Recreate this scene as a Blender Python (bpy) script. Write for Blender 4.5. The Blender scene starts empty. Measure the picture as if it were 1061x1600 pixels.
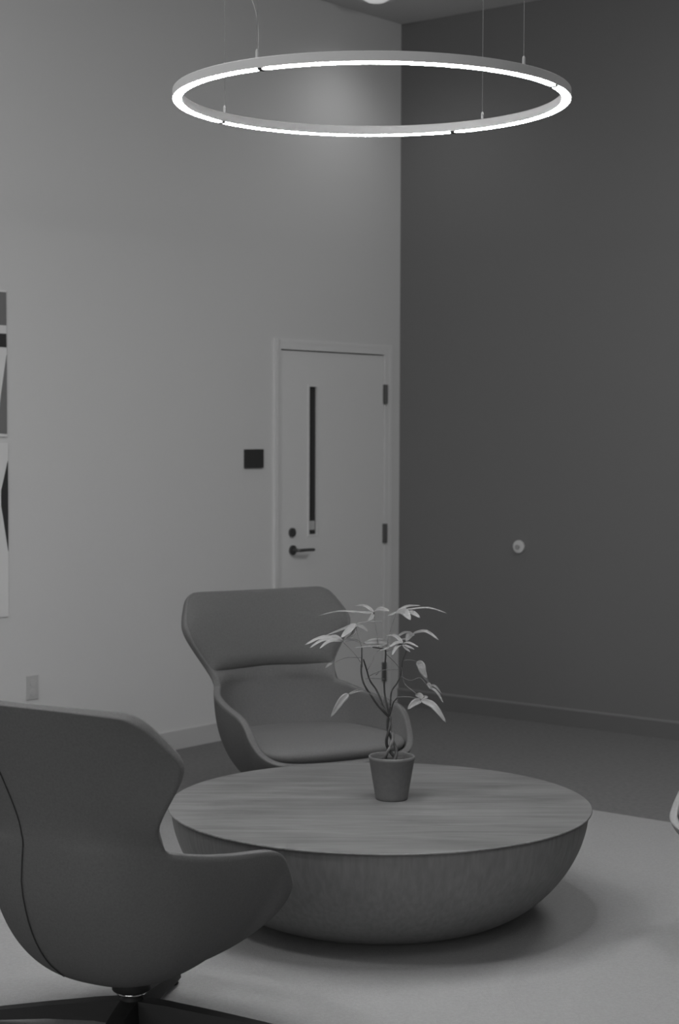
import bpy, bmesh, math, random
from mathutils import Vector, Matrix
random.seed(7)
SC = bpy.context.scene
COL = SC.collection
PI = math.pi

# ------------------------------------------------------------ camera
F_PX, PITCH, ROLL, EYE = 2728.5, 0.048, 0.003, 1.7
cam_d = bpy.data.cameras.new('camera')
cam = bpy.data.objects.new('camera', cam_d); COL.objects.link(cam)
cam_d.sensor_fit = 'HORIZONTAL'; cam_d.sensor_width = 24.0
cam_d.lens = F_PX / 1061 * 24.0
cam_d.clip_start = 0.05; cam_d.clip_end = 60
cam.matrix_world = Matrix.Translation((0, 0, EYE)) @ Matrix.Rotation(PI/2 - PITCH, 4, 'X') @ Matrix.Rotation(ROLL, 4, 'Z')
cam_d.dof.use_dof = True; cam_d.dof.focus_distance = 5.4; cam_d.dof.aperture_fstop = 4.5
SC.camera = cam

# ------------------------------------------------------------ world, lamps, exposure
SC.view_settings.view_transform = 'Standard'; SC.view_settings.look = 'None'
SC.view_settings.gamma = 1.0; SC.view_settings.use_curve_mapping = False
SC.view_settings.exposure = 0.0
w = bpy.data.worlds.new('world'); SC.world = w; w.use_nodes = True
w.node_tree.nodes['Background'].inputs[0].default_value = (.5, .5, .5, 1)
w.node_tree.nodes['Background'].inputs[1].default_value = 0.1
RING_E = 130
def area(name, loc, size, power, target, sy=None):
    d = bpy.data.lights.new(name, 'AREA'); d.energy = power; d.color = (1, 1, 1)
    if sy: d.shape = 'RECTANGLE'; d.size = size; d.size_y = sy
    else: d.shape = 'DISK'; d.size = size
    o = bpy.data.objects.new(name, d); COL.objects.link(o); o.location = loc
    o.rotation_euler = (Vector(target) - Vector(loc)).to_track_quat('-Z', 'Y').to_euler()
def spot(name, loc, target, power, ang, blend=.6, r=.05):
    d = bpy.data.lights.new(name, 'SPOT'); d.energy = power; d.spot_size = math.radians(ang); d.spot_blend = blend; d.shadow_soft_size = r
    o = bpy.data.objects.new(name, d); COL.objects.link(o); o.location = loc
    o.rotation_euler = (Vector(target) - Vector(loc)).to_track_quat('-Z', 'Y').to_euler()
LAMPS = [('front', (-1.9, 3.9, 4.05), .6, 34, (-.2, 5.6, 0)),
         ('room', (1.8, 3.0, 4.05), 2.0, 23, (.9, 5.5, 0)),
         ('left', (-1.2, 5.6, 4.05), 1.2, 18, (-1.4, 6.4, 0)),
         ('right', (2.4, 7.0, 4.05), 1.2, 40, (2.0, 7.6, 0))]  # right: added overhead fill for the floor, dark wall and back chair
for n_, l_, s_, p_, t_ in LAMPS: area('overhead_light_'+n_, l_, s_, p_, t_)
area('camera_side_fill', (-2.2, -1.5, 2.0), 6.0, 123, (0, 5, 1.2), 2.6)  # unseen fill panel added behind the camera, no window stands there

# ------------------------------------------------------------ materials (black and white photograph: greys only)
def mat(name, g, rough=.8, spec=.3, metal=0.0, bump=0.0, bscale=400, var=0.0, vscale=6.0, stretch=None, emis=0.0, coords='Object'):
    m = bpy.data.materials.new(name); m.use_nodes = True
    nt = m.node_tree; b = nt.nodes['Principled BSDF']
    b.inputs['Base Color'].default_value = (g, g, g, 1)
    b.inputs['Roughness'].default_value = rough; b.inputs['Metallic'].default_value = metal
    b.inputs['Specular IOR Level'].default_value = spec
    if emis: b.inputs['Emission Color'].default_value = (1, 1, 1, 1); b.inputs['Emission Strength'].default_value = emis
    tc = nt.nodes.new('ShaderNodeTexCoord'); mp = nt.nodes.new('ShaderNodeMapping')
    nt.links.new(tc.outputs[coords], mp.inputs[0])
    if stretch: mp.inputs['Scale'].default_value = stretch
    if var:
        n = nt.nodes.new('ShaderNodeTexNoise'); n.inputs['Scale'].default_value = vscale; n.inputs['Detail'].default_value = 6
        nt.links.new(mp.outputs[0], n.inputs[0])
        r = nt.nodes.new('ShaderNodeMapRange'); r.inputs[1].default_value = .3; r.inputs[2].default_value = .7
        r.inputs[3].default_value = g*(1-var); r.inputs[4].default_value = g*(1+var)
        nt.links.new(n.outputs[0], r.inputs[0]); nt.links.new(r.outputs[0], b.inputs['Base Color'])
    if bump:
        n2 = nt.nodes.new('ShaderNodeTexNoise'); n2.inputs['Scale'].default_value = bscale; n2.inputs['Detail'].default_value = 3
        nt.links.new(tc.outputs[coords], n2.inputs[0])
        bp = nt.nodes.new('ShaderNodeBump'); bp.inputs['Strength'].default_value = bump; bp.inputs['Distance'].default_value = .002
        nt.links.new(n2.outputs[0], bp.inputs['Height']); nt.links.new(bp.outputs[0], b.inputs['Normal'])
    return m
M = dict(
    wall=mat('white_wall_paint', .58, .9, .2, bump=.15, bscale=250),
    dark_wall=mat('dark_wall_paint', .16, .85, .25, bump=.15, bscale=250),
    rest_wall=mat('back_wall_paint', .45, .9),
    ceiling=mat('ceiling_paint', .60, .95, .1),
    floor=mat('dark_carpet', .165, .95, .1, bump=.6, bscale=300, var=.10, vscale=40),
    rug=mat('light_rug_wool', .32, .95, .1, bump=.8, bscale=260, var=.06, vscale=120),
    door=mat('door_paint', .64, .6, .3),
    trim=mat('trim_paint', .64, .5, .4),
    base=mat('baseboard_vinyl', .47, .6, .3),
    base_dark=mat('dark_baseboard', .14, .5, .4),
    base_lip=mat('baseboard_lip', .22, .5, .4),
    gap=mat('gap_shadow_strip', .08, .9),
    glass=mat('dark_door_glass', .035, .12, .5),
    hinge=mat('hinge_metal', .09, .45, .5, metal=.3),
    lever=mat('lever_metal', .10, .35, .5, metal=.5),
    sign=mat('dark_sign_plastic', .035, .5, .4),
    fabric=mat('chair_wool_fabric', .117, .95, .15, bump=.7, bscale=500, var=.08, vscale=160),
    pad=mat('chair_pad_fabric', .117, .95, .15, bump=.7, bscale=500, var=.08, vscale=160),
    fabric_lighter=mat('chair_lighter_fabric', .142, .95, .15, bump=.7, bscale=500, var=.08, vscale=160),  # lighter grey on the shell rim, inner face and seat cushion
    fabric_pale=mat('pale_wool_fabric', .32, .95, .15, bump=.7, bscale=500, var=.06, vscale=160),
    seam=mat('seam_thread', .03, .9),
    black=mat('black_steel', .018, .6, .3),
    chrome=mat('chrome_steel', .6, .15, .5, metal=1.0),
    side=mat('dark_wood_veneer', .18, .6, .3, var=.12, vscale=7, stretch=(9, 9, .8)),
    pot=mat('grey_pot_clay', .15, .7, .3, var=.06, vscale=60),
    soil=mat('potting_soil', .05, .95, .1, bump=1, bscale=200),
    bark=mat('green_trunk_bark', .17, .7, .3, var=.2, vscale=60),
    bark_dark=mat('dark_trunk_bark', .07, .7, .3, var=.3, vscale=60),
    stem=mat('dark_stem', .05, .6, .3),
    leaf=mat('leaf_green', .20, .45, .5, var=.12, vscale=40),
    ringm=mat('ring_aluminium', .42, .45, .4),
    wire=mat('steel_wire', .16, .4, .5),
    cord=mat('lamp_cord', .35, .5, .4),
    paper=mat('poster_paper', .66, .6, .3),
    ink=mat('poster_black_ink', .035, .6, .3),
    ink_mid=mat('poster_grey_ink', .17, .6, .3),
    plastic=mat('wall_plate_plastic', .44, .4, .4),
    knob=mat('pale_round_plate', .55, .4, .5),
    knob_c=mat('grey_plate_centre', .30, .5, .4),
)
M['ring_glow'] = mat('ring_diffuser', .9, .5, emis=RING_E)
M['can_glow'] = mat('downlight_lens', .7, .5, emis=.35)
def wood_top():
    m = bpy.data.materials.new('table_top_wood'); m.use_nodes = True; nt = m.node_tree; b = nt.nodes['Principled BSDF']
    b.inputs['Roughness'].default_value = .42; b.inputs['Specular IOR Level'].default_value = .35
    tc = nt.nodes.new('ShaderNodeTexCoord')
    def noise(sc, scale, det, dist=0.0):
        mp = nt.nodes.new('ShaderNodeMapping'); mp.inputs['Scale'].default_value = sc; mp.inputs['Rotation'].default_value = (0, 0, -.10)
        n = nt.nodes.new('ShaderNodeTexNoise'); n.inputs['Scale'].default_value = scale; n.inputs['Detail'].default_value = det; n.inputs['Distortion'].default_value = dist
        nt.links.new(tc.outputs['Object'], mp.inputs[0]); nt.links.new(mp.outputs[0], n.inputs[0]); return n
    a = noise((1.0, 9, 1), 2.2, 8, .6); c = noise((.9, 26, 1), 5.0, 4)
    r1 = nt.nodes.new('ShaderNodeMapRange'); r1.inputs[1].default_value = .3; r1.inputs[2].default_value = .7; r1.inputs[3].default_value = .72; r1.inputs[4].default_value = 1.2
    r2 = nt.nodes.new('ShaderNodeMapRange'); r2.inputs[1].default_value = .30; r2.inputs[2].default_value = .46; r2.inputs[3].default_value = .62; r2.inputs[4].default_value = 1.0
    nt.links.new(a.outputs[0], r1.inputs[0]); nt.links.new(c.outputs[0], r2.inputs[0])
    mu = nt.nodes.new('ShaderNodeMath'); mu.operation = 'MULTIPLY'; nt.links.new(r1.outputs[0], mu.inputs[0]); nt.links.new(r2.outputs[0], mu.inputs[1])
    m2 = nt.nodes.new('ShaderNodeMath'); m2.operation = 'MULTIPLY'; m2.inputs[1].default_value = TOP_G; nt.links.new(mu.outputs[0], m2.inputs[0])
    nt.links.new(m2.outputs[0], b.inputs['Base Color']); return m
TOP_G = .18
M['top'] = wood_top()

# ------------------------------------------------------------ helpers
def obj(name, bm, m, parent=None, smooth=False):
    me = bpy.data.meshes.new(name); bmesh.ops.recalc_face_normals(bm, faces=bm.faces); bm.to_mesh(me); bm.free()
    if smooth: me.polygons.foreach_set('use_smooth', [True]*len(me.polygons))
    me.materials.append(m)
    o = bpy.data.objects.new(name, me); COL.objects.link(o)
    if parent: o.parent = parent
    return o
def tag(o, label, cat, group=None):
    o['label'] = label; o['category'] = cat
    if group: o['group'] = group
    return o
def thing(name, label, cat, loc=(0, 0, 0), rz=0, group=None):
    o = bpy.data.objects.new(name, None); COL.objects.link(o); o.location = loc; o.rotation_euler = (0, 0, rz)
    o.empty_display_size = .1
    return tag(o, label, cat, group)
def struct(name, bm, m, parent=None):
    o = obj(name, bm, m, parent)
    if not parent: o['kind'] = 'structure'
    return o
def box(bm, c, h, mtx=None):
    vs = [Vector((c[0]+sx*h[0], c[1]+sy*h[1], c[2]+sz*h[2])) for sx in (-1, 1) for sy in (-1, 1) for sz in (-1, 1)]
    if mtx: vs = [mtx @ v for v in vs]
    v = [bm.verts.new(p) for p in vs]
    for f in ((0, 1, 3, 2), (4, 6, 7, 5), (0, 4, 5, 1), (2, 3, 7, 6), (0, 2, 6, 4), (1, 5, 7, 3)): bm.faces.new([v[i] for i in f])
    return bm
def prism(bm, pts, z0, z1, mtx=None):
    a = [bm.verts.new((mtx @ Vector((x, y, z0))) if mtx else Vector((x, y, z0))) for x, y in pts]
    b = [bm.verts.new((mtx @ Vector((x, y, z1))) if mtx else Vector((x, y, z1))) for x, y in pts]
    bm.faces.new(a[::-1]); bm.faces.new(b)
    for i in range(len(pts)): bm.faces.new((a[i], a[(i+1) % len(pts)], b[(i+1) % len(pts)], b[i]))
    return bm
def lathe(bm, prof, n=64, c=(0, 0, 0), cap=True):
    rings = []
    for r, z in prof:
        if r < 1e-6: rings.append([bm.verts.new((c[0], c[1], c[2]+z))])
        else: rings.append([bm.verts.new((c[0]+r*math.cos(2*PI*k/n), c[1]+r*math.sin(2*PI*k/n), c[2]+z)) for k in range(n)])
    for a, b in zip(rings, rings[1:]):
        for k in range(n):
            q = [a[k % len(a)], a[(k+1) % len(a)], b[(k+1) % len(b)], b[k % len(b)]]
            q = list(dict.fromkeys(q))
            if len(q) > 2: bm.faces.new(q)
    if cap:
        for e in (rings[0], rings[-1]):
            if len(e) > 2: bm.faces.new(e)
    return bm
def smooth_path(pts, sub=6):
    pts = [Vector(p) for p in pts]
    if len(pts) < 3: return [pts[0].lerp(pts[-1], k/sub) for k in range(sub+1)]
    out = []
    for i in range(len(pts)-1):
        p0 = pts[max(i-1, 0)]; p1 = pts[i]; p2 = pts[i+1]; p3 = pts[min(i+2, len(pts)-1)]
        for k in range(sub):
            t = k/sub
            out.append(.5*((2*p1)+(p2-p0)*t+(2*p0-5*p1+4*p2-p3)*t*t+(3*p1-p0-3*p2+p3)*t**3))
    out.append(pts[-1]); return out
def tube(bm, pts, r0, r1=None, n=8, closed=False):
    r1 = r0 if r1 is None else r1
    rings = []; N = len(pts)
    for i, p in enumerate(pts):
        t = (pts[min(i+1, N-1)]-pts[max(i-1, 0)]).normalized()
        u = t.cross(Vector((0, 0, 1)) if abs(t.z) < .9 else Vector((0, 1, 0))).normalized(); v = t.cross(u).normalized()
        r = r0+(r1-r0)*i/max(N-1, 1)
        rings.append([bm.verts.new(p+u*r*math.cos(2*PI*k/n)+v*r*math.sin(2*PI*k/n)) for k in range(n)])
    for a, b in zip(rings, rings[1:]):
        for k in range(n): bm.faces.new((a[k], a[(k+1) % n], b[(k+1) % n], b[k]))
    bm.faces.new(rings[0]); bm.faces.new(rings[-1]); return bm
def ray(px, py):
    x, y = px-530.5, py-800; cr, sr = math.cos(ROLL), math.sin(ROLL); x, y = x*cr+y*sr, -x*sr+y*cr
    c, s = math.cos(PITCH), math.sin(PITCH)
    return Vector((x/F_PX, c-(y/F_PX)*s, -y/F_PX*c-s))
def at(px, py, D):                       # world point of a photo point at depth D (survey of the plant)
    d = ray(px, py); return Vector((0, 0, EYE))+d*(D/d.y)

# ------------------------------------------------------------ room shell
WA = .8911
C0 = Vector((.3656, 10.6922, 0)); Ld = Vector((math.cos(WA), math.sin(WA), 0)); Rd = Vector((-math.sin(WA), math.cos(WA), 0))
CEIL = 4.14
# room frame: x = along the left wall from the corner towards the camera, y = out of the left wall into the room, z up
RM = Matrix(((-Ld.x, -Rd.x, 0, C0.x), (-Ld.y, -Rd.y, 0, C0.y), (0, 0, 1, 0), (0, 0, 0, 1)))
LX, LY = 13.0, 11.0
DW0, DW1, DH = .14, 1.125, 2.155          # rough opening of the door
def rbox(s0, s1, o0, o1, z0, z1, bm=None):
    bm = bm or bmesh.new(); return box(bm, ((s0+s1)/2, (o0+o1)/2, (z0+z1)/2), (abs(s1-s0)/2, abs(o1-o0)/2, abs(z1-z0)/2), RM)
struct('floor', rbox(-.3, LX+.3, -.3, LY+.3, -.1, 0), M['floor'])
struct('ceiling', rbox(-.3, LX+.3, -.3, LY+.3, CEIL, CEIL+.1), M['ceiling'])
bm = rbox(-.2, DW0, -.2, 0, 0, CEIL); rbox(DW1, LX+.2, -.2, 0, 0, CEIL, bm); rbox(DW0, DW1, -.2, 0, DH, CEIL, bm); rbox(DW0, DW1, -.2, -.17, 0, DH, bm)
struct('wall_left', bm, M['wall'])
struct('wall_right', rbox(-.2, 0, 0, LY+.2, 0, CEIL), M['dark_wall'])
struct('wall_back', rbox(LX, LX+.2, 0, LY+.2, 0, CEIL), M['rest_wall'])
struct('wall_far_right', rbox(0, LX, LY, LY+.2, 0, CEIL), M['rest_wall'])
bm = rbox(DW1+.06, LX, 0, .012, 0, .10); struct('baseboard_left', bm, M['base'])
b_r = struct('baseboard_right', rbox(0, .010, 0, LY, 0, .092), M['base_dark'])
struct('trim_1', rbox(0, .012, 0, LY, .092, .104), M['base_lip'])

# door in the left wall
dr = bpy.data.objects.new('door_1', None); COL.objects.link(dr); dr['kind'] = 'structure'
dr.matrix_world = RM @ Matrix.Translation((.63, 0, 0))
INV = dr.matrix_world.inverted()
def dpart(name, bm, m, parent=None, smooth=False):
    bm.transform(INV); return obj(name, bm, m, parent or dr, smooth)
bm = rbox(DW1-.012, DW1+.022, -.10, .004, 0, DH+.022); rbox(DW0-.03, DW0+.012, -.10, .004, 0, DH+.022, bm); rbox(DW0+.012, DW1-.012, -.10, .004, DH-.012, DH+.022, bm)
rbox(DW1+.022, DW1+.050, -.0, .016, 0, DH+.045, bm); rbox(DW0-.055, DW0-.03, 0, .005, 0, DH+.045, bm); rbox(DW0-.03, DW1+.022, 0, .005, DH+.022, DH+.045, bm)
dpart('door_frame', bm, M['trim'])
LD0, LD1, LT = .158, 1.105, 2.136
G0, G1, GZ0, GZ1 = .785, .862, 1.085, 1.941
bm = rbox(LD0, G0, -.045, -.003, .01, LT); rbox(G1, LD1, -.045, -.003, .01, LT, bm); rbox(G0, G1, -.045, -.003, .01, GZ0, bm); rbox(G0, G1, -.045, -.003, GZ1, LT, bm)
leafd = dpart('door_leaf', bm, M['door'])
def sub(o, name, bm, m, smooth=False):
    bm.transform(INV); return obj(name, bm, m, o, smooth)
sub(leafd, 'vision_panel', rbox(G0, G1, -.026, -.016, GZ0, GZ1), M['glass'])
bm = rbox(G0-.008, G0+.004, -.004, .001, GZ0-.008, GZ1+.008); rbox(G1-.004, G1+.008, -.004, .001, GZ0-.008, GZ1+.008, bm); rbox(G0+.004, G1-.004, -.004, .001, GZ0-.008, GZ0+.004, bm); rbox(G0+.004, G1-.004, -.004, .001, GZ1-.004, GZ1+.008, bm)
sub(leafd, 'glazing_bead', bm, M['door'])
sub(leafd, 'sticker', rbox(.793, .853, -.016, -.0145, 1.113, 1.165), M['base'])
def disc(s, z, r, o0, o1, n=28):
    bm = bmesh.new(); prism(bm, [(r*math.cos(2*PI*k/n), r*math.sin(2*PI*k/n)) for k in range(n)], 0, 1)
    bm.transform(RM @ Matrix(((1, 0, 0, s), (0, 0, o1-o0, o0), (0, 1, 0, z), (0, 0, 0, 1)))); return bm
bm = disc(1.012, 1.107, .026, -.005, .010); rbox(1.008, 1.016, .010, .022, 1.095, 1.12, bm)
sub(leafd, 'deadbolt', bm, M['lever'])
lv = sub(leafd, 'lever_handle', disc(1.006, 1.006, .028, -.005, .008), M['lever'])
P = [RM @ Vector(v) for v in ((1.006, -.01, 1.006), (1.006, .04, 1.006), (.985, .052, 1.006), (.93, .054, 1.006), (.875, .050, 1.004))]
bm = bmesh.new(); tube(bm, smooth_path(P), .010, .009, 10); sub(lv, 'lever', bm, M['lever'], True)
for z in (1.905, 1.064, .22):
    bm = rbox(.136, .164, -.006, .008, z-.058, z+.058); prism(bm, [(.012*math.cos(2*PI*k/12)+.150, .010+.010*math.sin(2*PI*k/12)) for k in range(12)], z-.058, z+.058, RM)
    dpart('hinge', bm, M['hinge'])

# ------------------------------------------------------------ things on the walls
def on_wall(name, bm, m, label, cat, s, o, z, parts=()):
    e = thing(name, label, cat); e.matrix_world = RM @ Matrix.Translation((s, o, z)); iv = e.matrix_world.inverted()
    bm.transform(iv); obj(parts[0] if parts else 'plate', bm, m, e)
    return e, iv
bm = rbox(1.265, 1.419, 0, .010, 1.478, 1.582); bmesh.ops.bevel(bm, geom=bm.edges[:], offset=.002, segments=2)
tag(obj('room_sign', bm, M['sign']), 'small dark square sign plate on the white wall left of the door', 'sign')

e, iv = on_wall('wall_outlet', rbox(2.91, 2.982, 0, .006, .385, .50), M['plastic'], 'pale outlet plate low on the white wall above the near armchair', 'outlet', 2.946, 0, .44)
for zc in (.466, .419):
    bm = disc(2.946, zc, .017, .006, .009); bm.transform(iv); obj('socket', bm, M['base'], e)

def ldisc(y, z, r, o0, o1, n=32):           # disc on the right wall
    bm = bmesh.new(); prism(bm, [(r*math.cos(2*PI*k/n), r*math.sin(2*PI*k/n)) for k in range(n)], 0, 1)
    bm.transform(RM @ Matrix(((0, 0, o1-o0, o0), (1, 0, 0, y), (0, 1, 0, z), (0, 0, 0, 1)))); return bm
e = thing('round_wall_plate', 'small round pale plate alone on the dark right wall', 'wall plate'); e.matrix_world = RM @ Matrix.Translation((0, .877, 1.015)); iv = e.matrix_world.inverted()
bm = ldisc(.877, 1.015, .037, 0, .012); bmesh.ops.bevel(bm, geom=[x for x in bm.edges], offset=.002, segments=2); bm.transform(iv); obj('plate', bm, M['knob'], e)
bm = ldisc(.872, 1.012, .014, .012, .02); bm.transform(iv); obj('centre_button', bm, M['knob_c'], e)

# printed posters at the left edge of the frame, on the white wall
def poster(name, label, s0, s1, z0, z1, shapes):
    e = thing(name, label, 'poster'); e.matrix_world = RM @ Matrix.Translation(((s0+s1)/2, 0, (z0+z1)/2)); iv = e.matrix_world.inverted()
    bm = rbox(s0, s1, 0, .008, z0, z1); bm.transform(iv); obj('panel', bm, M['paper'], e)
    for nm, m, pts in shapes:
        bm = bmesh.new(); prism(bm, pts, 0, 1)
        bm.transform(iv @ RM @ Matrix(((1, 0, 0, 0), (0, 0, .002, .008), (0, 1, 0, 0), (0, 0, 0, 1)))); obj(nm, bm, m, e)
poster('wall_poster', 'upper poster at the left edge with a dark picture across its top', 3.098, 3.80, 1.655, 2.345,
       [('dark_picture', M['ink_mid'], [(3.100, 2.18), (3.100, 2.335), (3.79, 2.335), (3.79, 2.18)]),
        ('dark_picture', M['ink'], [(3.100, 2.076), (3.100, 2.14), (3.79, 2.14), (3.79, 2.09)]),
        ('grey_wedge', M['ink_mid'], [(3.100, 1.668), (3.099, 2.04), (3.135, 1.85), (3.16, 1.67)])])
poster('wall_poster', 'lower poster at the left edge with a black wedge shape', 3.094, 3.80, .80, 1.625,
       [('black_wedge', M['ink'], [(3.0955, 1.111), (3.0955, 1.54), (3.137, 1.40), (3.137, 1.33)])])

# recessed downlight in the ceiling near the corner
dl = Vector((.20, 10.03, CEIL))
e = thing('recessed_downlight', 'glowing round downlight recessed in the ceiling near the wall corner', 'ceiling light', dl)
bm = bmesh.new(); lathe(bm, [(.090, -.001), (.112, -.001), (.112, -.008), (.090, -.006)], 40, cap=False); bm.faces.ensure_lookup_table()
obj('trim_ring', bm, M['trim'], e)
bm = bmesh.new(); lathe(bm, [(.0, -.030), (.05, -.024), (.09, -.002)], 40, cap=False); obj('lens', bm, M['can_glow'], e, True)
spot('downlight_beam', dl+Vector((.12, -.14, -.17)), dl+Vector((.05, -.1, -3)), 11, 150, 1.0, .2)

# ------------------------------------------------------------ rug
rc = Vector((-.03, 8.61, 0))
RUG = Matrix(((-Ld.x, -Rd.x, 0, rc.x), (-Ld.y, -Rd.y, 0, rc.y), (0, 0, 1, 0), (0, 0, 0, 1)))
bm = box(bmesh.new(), (3.6, 2.4, .006), (3.6, 2.4, .006), RUG)
tag(obj('area_rug', bm, M['rug']), 'large pale rug under the round table and armchairs', 'rug')

# ------------------------------------------------------------ round bowl table
TX, TY, TR, TH = .142, 6.0145, .7328, .40
tb = thing('bowl_coffee_table', 'large round coffee table with pale wood top and dark bowl-shaped base', 'table', (TX, TY, .012))
zt = TH-.012
bm = bmesh.new(); lathe(bm, [(0, zt-.008), (TR-.006, zt-.008), (TR, zt-.005), (TR, zt-.002), (TR-.002, zt), (0, zt)], 160, cap=False)
obj('table_top', bm, M['top'], tb)
r0, pw, hb = .37, 1.75, zt-.008
prof = [(0, 0), (r0-.03, 0), (r0-.01, .004)]
for k in range(0, 33):
    q = k/32; prof.append((r0+(TR-.012-r0)*(1-(1-q)**pw)**(1/pw), .006+(hb-.006)*q))
prof.append((0, hb))
bm = bmesh.new(); lathe(bm, prof, 160, cap=False); obj('bowl_base', bm, M['side'], tb, True)
tb.children[1].data.polygons.foreach_set('use_smooth', [p.normal.z < .9 and p.normal.z > -.98 for p in tb.children[1].data.polygons])

# ------------------------------------------------------------ wing armchairs
KEY = [(0, -.375, .60), (.11, -.372, .60), (.22, -.335, .60), (.300, -.250, .595), (.341, -.16, .575), (.365, -.02, .551), (.382, .12, .535),
       (.384, .185, .510), (.380, .228, .455), (.355, .283, .395), (.29, .335, .362), (.15, .36, .352), (0, .365, .35)]
SUBK = 2
half = smooth_path(KEY, SUBK)
JW = 3*SUBK                              # columns of the waist, shared by the back
right = half; left = [Vector((-p.x, p.y, p.z)) for p in half[1:-1]][::-1]
RIM = right+left                         # closed loop, index 0 = back centre, counter to the front and round
NR = len(RIM)
EDGE = [(.300, -.250, .595), (.300, -.285, .625), (.312, -.305, .665), (.350, -.32, .725), (.392, -.325, .79), (.410, -.335, .838), (.398, -.365, .876), (.375, -.40, .918), (.348, -.435, .954), (.310, -.45, .971)]
CEN = [(0, -.375, .60), (0, -.378, .635), (0, -.384, .68), (0, -.397, .74), (0, -.412, .80), (0, -.425, .845), (0, -.436, .885), (0, -.449, .93), (0, -.458, .962), (0, -.462, .977)]
eds = smooth_path(EDGE, 2); cens = smooth_path(CEN, 2); NB = len(eds)
def back_pt(u, t):                       # u in -1..1, t in 0..NB-1
    i = min(int(t), NB-2); f = t-i
    e = eds[i].lerp(eds[i+1], f); c = cens[i].lerp(cens[i+1], f); a = abs(u)
    w0 = max(0, 1-t/4)**1.3
    p = Vector((e.x*u*(1.04-.04*a), c.y+(e.y-c.y)*a**1.75, c.z+(e.z-c.z)*a**2))
    if w0 > 0:
        q = a*JW; j = min(int(q), JW-1); r = half[j].lerp(half[j+1], q-j); r = Vector((r.x*(1 if u >= 0 else -1), r.y, r.z))
        p = p.lerp(r+Vector((0, 0, (c.z-.60)*.9)), w0)
    return p
def bowl_pt(j, v):                       # v: 0 at the rim, 1 at the bottom pole
    R = RIM[j % NR]; zb, rb = .165, .055
    fy = R.y/.37; n = 2.0-.55*fy if fy > 0 else 2.0-.35*fy
    d = Vector((R.x, R.y, 0)); L = d.length; d.normalize()
    th = v*PI/2
    h = math.cos(th)**(2/n); g = 1-math.sin(th)**(2/n)
    return Vector((d.x*(rb+(L-rb)*h), d.y*(rb+(L-rb)*h), zb+(R.z-zb)*g))
def make_shell():
    bm = bmesh.new(); NV = 9
    rim = [bm.verts.new(p) for p in RIM]; prev = rim
    for k in range(1, NV+1):
        cur = [bm.verts.new(bowl_pt(j, k/NV)) for j in range(NR)]
        for j in range(NR): bm.faces.new((prev[j], prev[(j+1) % NR], cur[(j+1) % NR], cur[j]))
        prev = cur
    c = bm.verts.new((0, 0, .163))
    for j in range(NR): bm.faces.new((prev[j], prev[(j+1) % NR], c))
    cols = list(range(-JW, JW+1)); prev = [rim[j % NR] for j in cols]
    for t in range(1, NB):
        cur = [bm.verts.new(back_pt(j/JW, t)) for j in cols]
        for a in range(len(cols)-1): bm.faces.new((prev[a], prev[a+1], cur[a+1], cur[a]))
        prev = cur
    return bm
def orient_solid(o, thick, lv=2):
    pb = min(o.data.polygons, key=lambda p: (p.center-Vector((0, -.42, .8))).length)
    if pb.normal.y > 0: o.data.flip_normals(); print('SHELL FLIPPED')
    s = o.modifiers.new('thickness', 'SOLIDIFY'); s.thickness = thick; s.offset = -1; s.use_even_offset = False; s.edge_crease_outer = .7; s.edge_crease_inner = .7; s.material_offset = 1; s.material_offset_rim = 1
    q = o.modifiers.new('smooth', 'SUBSURF'); q.levels = lv; q.render_levels = lv
def back_n(u, t):
    e = .02
    a = back_pt(min(u+e, 1), t)-back_pt(max(u-e, -1), t); b = back_pt(u, min(t+.2, NB-1))-back_pt(u, max(t-.2, 0))
    n = a.cross(b).normalized()
    return n if n.y > 0 else -n
def pad_mesh(u1, t0, t1, d_in, puff, nu=16, nt=10):
    bm = bmesh.new(); F = []; B = []
    for i in range(nt+1):
        rf, rb = [], []
        for j in range(nu+1):
            u = -u1+2*u1*j/nu; t = t0+(t1-t0)*i/nt
            p, n = back_pt(u, t), back_n(u, t)
            ed = min(1, min(1-abs(u)/u1, .12)/.12); et = min(1, min(i/nt, 1-i/nt)/.12)
            k = (max(0, 1-(1-ed)**2)*max(0, 1-(1-et)**2))**.5
            rf.append(bm.verts.new(p+n*(d_in+.010+puff*k*(1-.85*i/nt)))); rb.append(bm.verts.new(p+n*(d_in-.006)))
        F.append(rf); B.append(rb)
    for i in range(nt):
        for j in range(nu):
            bm.faces.new((F[i][j], F[i][j+1], F[i+1][j+1], F[i+1][j])); bm.faces.new((B[i][j], B[i+1][j], B[i+1][j+1], B[i][j+1]))
    for i in range(nt):
        bm.faces.new((F[i][0], F[i+1][0], B[i+1][0], B[i][0])); bm.faces.new((F[i][nu], B[i][nu], B[i+1][nu], F[i+1][nu]))
    for j in range(nu):
        bm.faces.new((F[0][j], B[0][j], B[0][j+1], F[0][j+1])); bm.faces.new((F[nt][j], F[nt][j+1], B[nt][j+1], B[nt][j]))
    return bm
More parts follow.
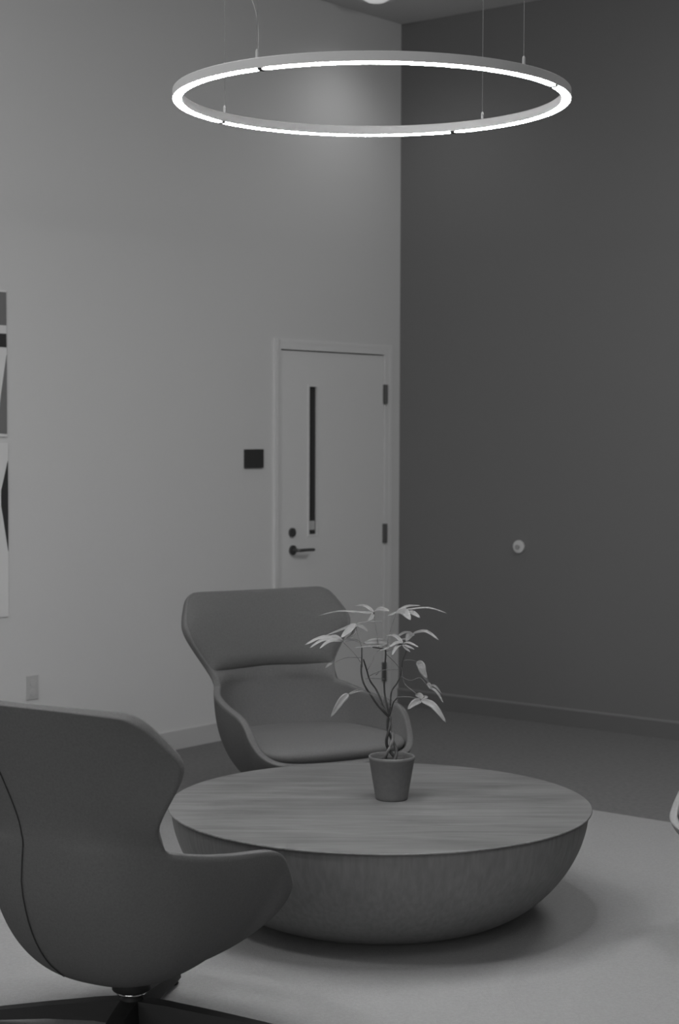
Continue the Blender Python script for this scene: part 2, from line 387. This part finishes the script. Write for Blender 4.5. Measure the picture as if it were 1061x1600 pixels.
def make_chair(label, fab='fabric', padm='pad', base_a=20):
    t = thing('wing_armchair', label, 'armchair', group='wing armchairs around the round table')
    sh = obj('shell', make_shell(), M[fab], t, True); sh.data.materials.append(M['fabric_lighter' if fab == 'fabric' else fab]); orient_solid(sh, .028)
    hp = obj('headrest', pad_mesh(.99, 2.9, NB-1.6, .020, .026), M[padm], t, True)
    q = hp.modifiers.new('smooth', 'SUBSURF'); q.levels = 1; q.render_levels = 2
    # seat cushion
    bm = bmesh.new(); loops = []
    for sc, z, fr in ((.70, .30, 0), (.86, .33, .0), (.925, .375, 0), (.92, .405, 0), (.86, .425, 0), (.6, .435, 0), (.3, .437, 0)):
        lp = []
        for p in RIM:
            k = sc if p.y < .2 else sc+(.975-.925)*min(1, (p.y-.2)/.15)
            zz = z
            if p.y > .25: zz = z-.018*min(1, (p.y-.25)/.12)*(1 if sc > .65 else .3)
            if p.y < -.1: zz -= .018*min(1, (-p.y-.1)/.2)*sc
            fy = p.y/.37; n_ = 2.0-.55*fy if fy > 0 else 2.0-.35*fy          # stay inside the shell at this height
            th = math.asin(min(1, max(0, 1-max(0, (zz-.197)/(p.z-.165))))**(n_/2)) if zz > .197 else PI/2
            L = math.hypot(p.x, p.y); lim = (.055+(L-.055)*math.cos(th)**(2/n_)-.022)/L
            k = min(k, max(.2, lim)); lp.append(bm.verts.new((p.x*k, p.y*k, zz)))
        loops.append(lp)
    for a, b in zip(loops, loops[1:]):
        for j in range(NR): bm.faces.new((a[j], a[(j+1) % NR], b[(j+1) % NR], b[j]))
    bm.faces.new(loops[0]); bm.faces.new(loops[-1])
    se = obj('seat_cushion', bm, M[padm if fab != 'fabric' else 'fabric_lighter'], t, True); q = se.modifiers.new('smooth', 'SUBSURF'); q.levels = 1; q.render_levels = 2
    # seam on the outside of the back
    pts = []
    for k in range(9): pts.append(back_pt(-.22-.16*(1-k/8), (NB-6)*(1-k/8)))
    for k in range(1, 7): pts.append(bowl_pt(NR-1, k/9).lerp(bowl_pt(NR-2, k/9), .5))
    pts = smooth_path([p+Vector((-.0005, -.002, 0)) for p in pts], 2)
    bm = bmesh.new(); tube(bm, pts, .0016, n=6); obj('seam', bm, M['seam'], sh, True)
    # swivel base
    bm = bmesh.new(); lathe(bm, [(0, .122), (.050, .122), (.054, .126), (.054, .160), (.03, .172), (0, .172)], 40, cap=False); obj('swivel_plate', bm, M['black'], t, True)
    bm = bmesh.new(); lathe(bm, [(.0275, .112), (.040, .112), (.043, .116), (.040, .121), (.0275, .121)], 40, cap=False); obj('chrome_collar', bm, M['chrome'], t, True)
    bm = bmesh.new(); lathe(bm, [(0, .03), (.036, .03), (.036, .094), (.028, .102), (.028, .124), (0, .124)], 32, cap=False); obj('hub', bm, M['black'], t, True)
    for k in range(4):
        a = math.radians(base_a+90*k); d = Vector((math.cos(a), math.sin(a), 0)); s = Vector((-d.y, d.x, 0)); bm = bmesh.new(); sec = []
        for (r, w_, zt_, th) in ((.02, .032, .098, .068), (.10, .030, .090, .052), (.24, .027, .070, .036), (.38, .023, .048, .028), (.46, .018, .034, .020)):
            sec.append([bm.verts.new(d*r+s*w_*.8+Vector((0, 0, zt_))), bm.verts.new(d*r-s*w_*.8+Vector((0, 0, zt_))), bm.verts.new(d*r-s*w_+Vector((0, 0, zt_-th))), bm.verts.new(d*r+s*w_+Vector((0, 0, zt_-th)))])
        for a_, b_ in zip(sec, sec[1:]):
            for i in range(4): bm.faces.new((a_[i], a_[(i+1) % 4], b_[(i+1) % 4], b_[i]))
        bm.faces.new(sec[0]); bm.faces.new(sec[-1][::-1]); lg = obj('leg', bm, M['black'], t)
        bm = bmesh.new(); lathe(bm, [(0, 0), (.014, 0), (.016, .004), (.012, .016), (0, .016)], 20, c=(d.x*.435, d.y*.435, 0), cap=False); obj('foot_glide', bm, M['black'], lg)
    return t
def dup(root, label):
    def cp(o, parent):
        c = o.copy(); COL.objects.link(c); c.parent = parent
        for ch in o.children: cp(ch, c)
        return c
    r = cp(root, None); r['label'] = label; return r
def place(o, x, y, face_deg):            # face_deg: world direction the sitter looks to, 0 = +X, 90 = +Y
    o.location = (x, y, .012); o.rotation_euler = (0, 0, math.radians(face_deg-90))
ch = make_chair('grey wing armchair at the lower left, seen from behind, facing away')
place(ch, -.576, 4.80, 90-30)
c2 = dup(ch, 'grey wing armchair behind the round table, facing the camera')
place(c2, -.14, 7.22, -90+30)
c3 = make_chair('pale armchair whose arm just enters the frame at the right edge', 'fabric_pale', 'fabric_pale')
place(c3, 1.545, 5.72, 205)

# ------------------------------------------------------------ potted plant (braided trunk, palmate leaves)
PX, PY = .186, 6.079
pl = thing('potted_plant', 'small braided-trunk potted plant with thin palmate leaves on the round table', 'potted plant', (PX, PY, TH))
bm = bmesh.new()
lathe(bm, [(0, 0), (.054, 0), (.0565, .003), (.058, .012), (.0795, .140), (.0815, .143), (.0815, .152), (.079, .154), (.076, .152), (.0745, .140), (.072, .120), (0, .120)], 64, cap=False)
obj('pot', bm, M['pot'], pl, True)
bm = bmesh.new(); lathe(bm, [(0, .136), (.02, .137), (.05, .134), (.0742, .131)], 40, cap=False)
for v in bm.verts: v.co.z += random.uniform(-.002, .003)
obj('soil', bm, M['soil'], pl, True)
O = Vector((PX, PY, TH))
def cp(cx, cy, dd=0):                    # plant survey in a 4.08x enlargement, origin (460,920); dd = depth offset from the trunk
    return at(460+cx/4.08, 920+cy/4.08, PY+dd)-O
# braided trunk: three strands winding round each other
base = Vector((.0, 0, .132)); topp = cp(602, 815)
for k in range(3):
    pts = []
    for i in range(25):
        t = i/24; a = 2*PI*(t*.85+k/3+.1); r = .019*(1-t)**1.1+.0045
        c = base.lerp(topp, t)
        pts.append(c+Vector((r*math.cos(a), r*math.sin(a), 0)))
    bm = bmesh.new(); tube(bm, pts, .0062, .0042, 10); obj('trunk', bm, M['bark' if k == 1 else 'bark_dark'], pl, True)
def stem(pts, r0, r1, m='stem'):
    P = smooth_path([cp(*p) for p in pts], 6); bm = bmesh.new(); tube(bm, P, r0, r1, 7); obj('stem', bm, M[m], pl, True)
S1 = [((600, 815), (565, 780, -.01), (525, 735, -.02), (485, 675, -.03), (445, 610, -.04), (428, 545, -.04), (427, 480, -.04)), ((430, 500, -.04), (430, 440, -.04), (430, 370, -.04)),
      ((600, 810), (572, 765, .01), (550, 705, .02), (520, 640, .03), (482, 585, .03), (462, 520, .02), (440, 450, .0)),
      ((604, 805), (590, 740, .0), (575, 660, .01), (573, 560, .0), (578, 480, -.01), (582, 400, -.02), (560, 382, -.03), (500, 372, -.06)),
      ((604, 815), (618, 770, -.01), (632, 725, -.02), (660, 690, -.04))]
for p, (a, b) in zip(S1, ((.0042, .0030), (.0030, .0022), (.0040, .0026), (.0038, .0024), (.0032, .0020))): stem([q if len(q) == 3 else (*q, 0) for q in p], a, b)
stem([(606, 810, 0), (612, 740, .02), (620, 655, .03), (655, 600, .04), (680, 540, .05), (690, 460, .05), (712, 400, .05), (728, 300, .05)], .0034, .0014)
for p in [[(660, 690, -.04), (740, 690, -.06), (808, 712, -.07)],
          [(575, 575, 0), (500, 570, -.04), (450, 575, -.05)], [(480, 555, .03), (555, 522, .0), (660, 515, -.02)], [(520, 550, 0), (560, 520, -.02), (640, 515, -.02)],
          [(468, 515, .02), (500, 455, .05), (520, 410, .07), (600, 345, .07)], [(430, 480, -.04), (380, 410, -.05), (312, 342, -.06)],
          [(582, 400, -.02), (640, 380, -.05), (690, 350, -.06)], [(620, 430, .03), (635, 390, .04), (600, 345, .05)],
          [(430, 370, -.04), (405, 290, -.03), (388, 222, -.02)], [(540, 380, 0), (520, 250, .03), (505, 150, .05)], [(582, 400, -.02), (610, 270, .02), (652, 145, .03)],
          [(690, 460, .05), (735, 453, .04), (785, 465, .03)], [(680, 560, .05), (740, 585, .04), (800, 568, .04), (850, 622, .03)],
          [(684, 500, .05), (700, 600, .03), (755, 650, 0), (800, 690, -.03)], [(600, 800, 0), (520, 700, -.05), (470, 662, -.07), (420, 640, -.08), (345, 672, -.10)],
          [(590, 420, -.02), (640, 470, .02), (665, 500, .03)], [(430, 440, -.04), (330, 440, -.02), (240, 478, 0)]]:
    stem(p, .0013, .0009, 'bark')
def leaf(pts, wpx, tilt=35, roll=0):
    """pts: survey points (cx, cy, depth); wpx: leaf width in survey pixels; tilt: degrees the blade faces the camera"""
    P = smooth_path([cp(*p) for p in pts], 5); N = len(P); W = wpx/4.08/449/2*1.12
    tl = math.radians(tilt); nrm = Vector((math.sin(math.radians(roll)), -math.sin(tl), math.cos(tl)))
    bm = bmesh.new(); rows = []
    for i, p in enumerate(P):
        t = i/(N-1); tg = (P[min(i+1, N-1)]-P[max(i-1, 0)]).normalized()
        sd = tg.cross(nrm)
        sd = sd.normalized() if sd.length > 1e-4 else Vector((1, 0, 0))
        n = sd.cross(tg).normalized()
        if n.z < 0: n = -n
        wd = W*(math.sin(PI*min(1, t**.8*.97+.03))**.75)+.0002
        rows.append([bm.verts.new(p+sd*wd*k+n*(abs(k)*wd*.28)+n*random.uniform(-.0004, .0004)) for k in (-1, -.5, 0, .5, 1)])
    for a, b in zip(rows, rows[1:]):
        for k in range(4): bm.faces.new((a[k], a[k+1], b[k+1], b[k]))
    o = obj('leaf', bm, M['leaf'], pl, True); s = o.modifiers.new('thickness', 'SOLIDIFY'); s.thickness = .0007
LV = [([(655, 145, .03), (740, 130, 0), (860, 122, -.04), (970, 156, -.07)], 17, 30), ([(655, 145, .03), (720, 112, .06), (805, 107, .09)], 22, 30), ([(655, 145, .03), (700, 150, -.02), (740, 200, -.06)], 52, 60),
      ([(655, 145, .03), (740, 148, -.01), (803, 186, -.03)], 34, 50), ([(655, 145, .03), (620, 165, -.01), (598, 172, -.03)], 16, 30),
      ([(505, 150, .05), (545, 132, .02), (605, 142, -.02)], 42, 40), ([(505, 150, .05), (460, 155, .05), (415, 152, .05)], 24, 20), ([(505, 150, .05), (450, 110, .09), (385, 108, .12)], 28, 20),
      ([(505, 150, .05), (400, 150, .08), (280, 145, .10), (155, 172, .12)], 20, 22), ([(505, 152, .05), (490, 190, .0), (470, 205, -.04)], 24, 30),
      ([(388, 222, -.02), (470, 210, -.04), (558, 208, -.06)], 12, 10), ([(388, 222, -.02), (350, 262, -.06), (298, 312, -.09)], 40, 45), ([(388, 232, -.02), (430, 245, -.02), (467, 274, -.03)], 26, 45),
      ([(388, 222, -.02), (300, 262, .0), (205, 295, .03)], 26, 30), ([(388, 222, -.02), (375, 290, -.05), (330, 318, -.07)], 24, 30),
      ([(312, 335, -.06), (190, 308, -.08), (68, 358, -.10)], 28, 35), ([(312, 335, -.06), (190, 325, -.10), (98, 378, -.13)], 22, 40), ([(312, 335, -.06), (225, 335, -.12), (162, 380, -.15)], 22, 45),
      ([(312, 335, -.06), (255, 300, -.02), (190, 322, .0)], 20, 30), ([(312, 335, -.06), (370, 325, -.03), (430, 345, -.02)], 26, 30),
      ([(600, 345, .05), (520, 336, .02), (440, 348, -.01)], 42, 55), ([(600, 345, .05), (560, 362, -.02), (480, 368, -.05), (388, 376, -.08)], 20, 12), ([(600, 345, .05), (590, 380, -.02), (520, 400, -.05)], 20, 25),
      ([(690, 350, -.06), (655, 345, -.08), (605, 372, -.10)], 26, 30), ([(690, 350, -.06), (640, 300, -.03), (578, 305, .0)], 28, 25), ([(690, 350, -.06), (730, 345, -.08), (792, 372, -.10)], 20, 30),
      ([(690, 350, -.06), (725, 370, -.10), (765, 386, -.13)], 18, 35), ([(690, 350, -.06), (710, 378, -.10), (738, 402, -.12)], 18, 35), ([(690, 350, -.06), (650, 375, -.1), (622, 425, -.12)], 20, 40),
      ([(755, 285, .05), (735, 295, .02), (712, 335, -.01)], 42, 60), ([(755, 285, .05), (840, 272, .03), (920, 327, .0)], 24, 40), ([(755, 285, .05), (700, 280, .05), (655, 312, .03)], 22, 30), ([(755, 288, .05), (720, 318, .08), (660, 325, .10)], 22, 25),
      ([(785, 462, .03), (808, 490, .01), (820, 530, .0), (846, 572, -.01)], 46, 75), ([(785, 465, .03), (812, 540, .02), (848, 590, .02)], 14, 60),
      ([(850, 622, .03), (895, 620, .02), (937, 668, .01)], 13, 60), ([(850, 622, .03), (905, 655, .0), (950, 728, -.02)], 14, 60), ([(850, 600, .03), (858, 615, .02), (868, 640, .01)], 22, 75), ([(846, 570, .03), (852, 600, .03), (856, 628, .03)], 10, 70),
      ([(808, 712, -.07), (765, 728, -.09), (722, 768, -.11)], 38, 65), ([(808, 712, -.07), (885, 745, -.10), (967, 852, -.13)], 38, 60), ([(808, 712, -.07), (880, 725, -.06), (937, 782, -.05)], 17, 60), ([(815, 700, -.06), (795, 680, -.03), (775, 672, -.01)], 36, 60), ([(808, 712, -.07), (845, 690, -.04), (812, 684, -.03)], 12, 50),
      ([(345, 672, -.10), (300, 715, -.11), (232, 818, -.12)], 40, 70), ([(345, 672, -.10), (420, 648, -.08), (475, 668, -.07)], 15, 50), ([(240, 478, 0), (220, 485, 0), (198, 505, 0)], 15, 50)]
for a in LV: leaf(*a)

# ------------------------------------------------------------ ring pendant lamp
RX, RY, RR, RZ = .0923, 5.3, .5812, 2.6754
rg = thing('ring_pendant_lamp', 'large glowing ring pendant lamp hanging on thin wires above the table', 'pendant lamp', (RX, RY, RZ))
bm = bmesh.new(); n = 256
pr = [(-.0145, .002), (.0145, .002), (.0145, .028), (.0125, .030), (-.0125, .030), (-.0145, .028)]
rings = [[bm.verts.new(((RR+a)*math.cos(2*PI*k/n), (RR+a)*math.sin(2*PI*k/n), z)) for a, z in pr] for k in range(n)]
for k in range(n):
    for i in range(6): bm.faces.new((rings[k][i], rings[k][(i+1) % 6], rings[(k+1) % n][(i+1) % 6], rings[(k+1) % n][i]))
obj('ring_body', bm, M['ringm'], rg)
gaps = [-121.9, -28.1, 61.2, 144.7]
for a0, a1 in zip(gaps, gaps[1:]+[gaps[0]+360]):
    g = 1.2; a0 += g; a1 -= g; bm = bmesh.new(); N = 90; rr = []
    for i in range(N+1):
        t = math.radians(a0+(a1-a0)*i/N); e = min(1, min(i, N-i)*(a1-a0)/N/.6); hw = .0105*(.55+.45*e)
        rr.append([bm.verts.new(((RR+x*hw)*math.cos(t), (RR+x*hw)*math.sin(t), z)) for x, z in ((-1, .004), (1, .004), (1, -.001), (.7, -.002), (-.7, -.002), (-1, -.001))])
    for p, q in zip(rr, rr[1:]):
        for i in range(6): bm.faces.new((p[i], p[(i+1) % 6], q[(i+1) % 6], q[i]))
    bm.faces.new(rr[0]); bm.faces.new(rr[-1]); obj('light_strip', bm, M['ring_glow'], rg, False)
for ga in gaps:                           # dark joints between the light strips
    t = math.radians(ga); bm = box(bmesh.new(), (0, 0, -.0005), (.0115, .007, .0030), Matrix.Translation((RR*math.cos(t), RR*math.sin(t), 0)) @ Matrix.Rotation(t, 4, 'Z'))
    obj('strip_joint', bm, M['black'], rg)
for wa in (-123.5, -44.5, 143.0, 50.5):
    t = math.radians(wa); x, y = RR*math.cos(t), RR*math.sin(t)
    bm = bmesh.new(); tube(bm, [Vector((x, y, .050)), Vector((x, y, CEIL-RZ-.012))], .0011, n=6); wr = obj('suspension_wire', bm, M['wire'], rg)
    bm = bmesh.new(); lathe(bm, [(0, .028), (.0045, .028), (.0045, .050), (.002, .056), (0, .056)], 14, c=(x, y, 0), cap=False); obj('wire_grip', bm, M['ringm'], wr)
    bm = bmesh.new(); lathe(bm, [(0, CEIL-RZ-.015), (.02, CEIL-RZ-.015), (.022, CEIL-RZ-.001), (0, CEIL-RZ-.001)], 20, c=(x, y, 0), cap=False); obj('ceiling_cap', bm, M['trim'], wr)
t = math.radians(-123.5); x, y = RR*math.cos(t), RR*math.sin(t)
P = smooth_path([Vector(v) for v in ((x+.002, y, .030), (x+.004, y, .10), (x-.004, y+.004, .16), (x-.022, y+.01, .22), (x-.030, y+.01, .32), (x-.018, y+.01, .45), (x-.01, y+.01, .8), (x-.005, y+.01, CEIL-RZ))], 6)
bm = bmesh.new(); tube(bm, P, .0013, n=6); obj('power_cord', bm, M['cord'], rg, True)
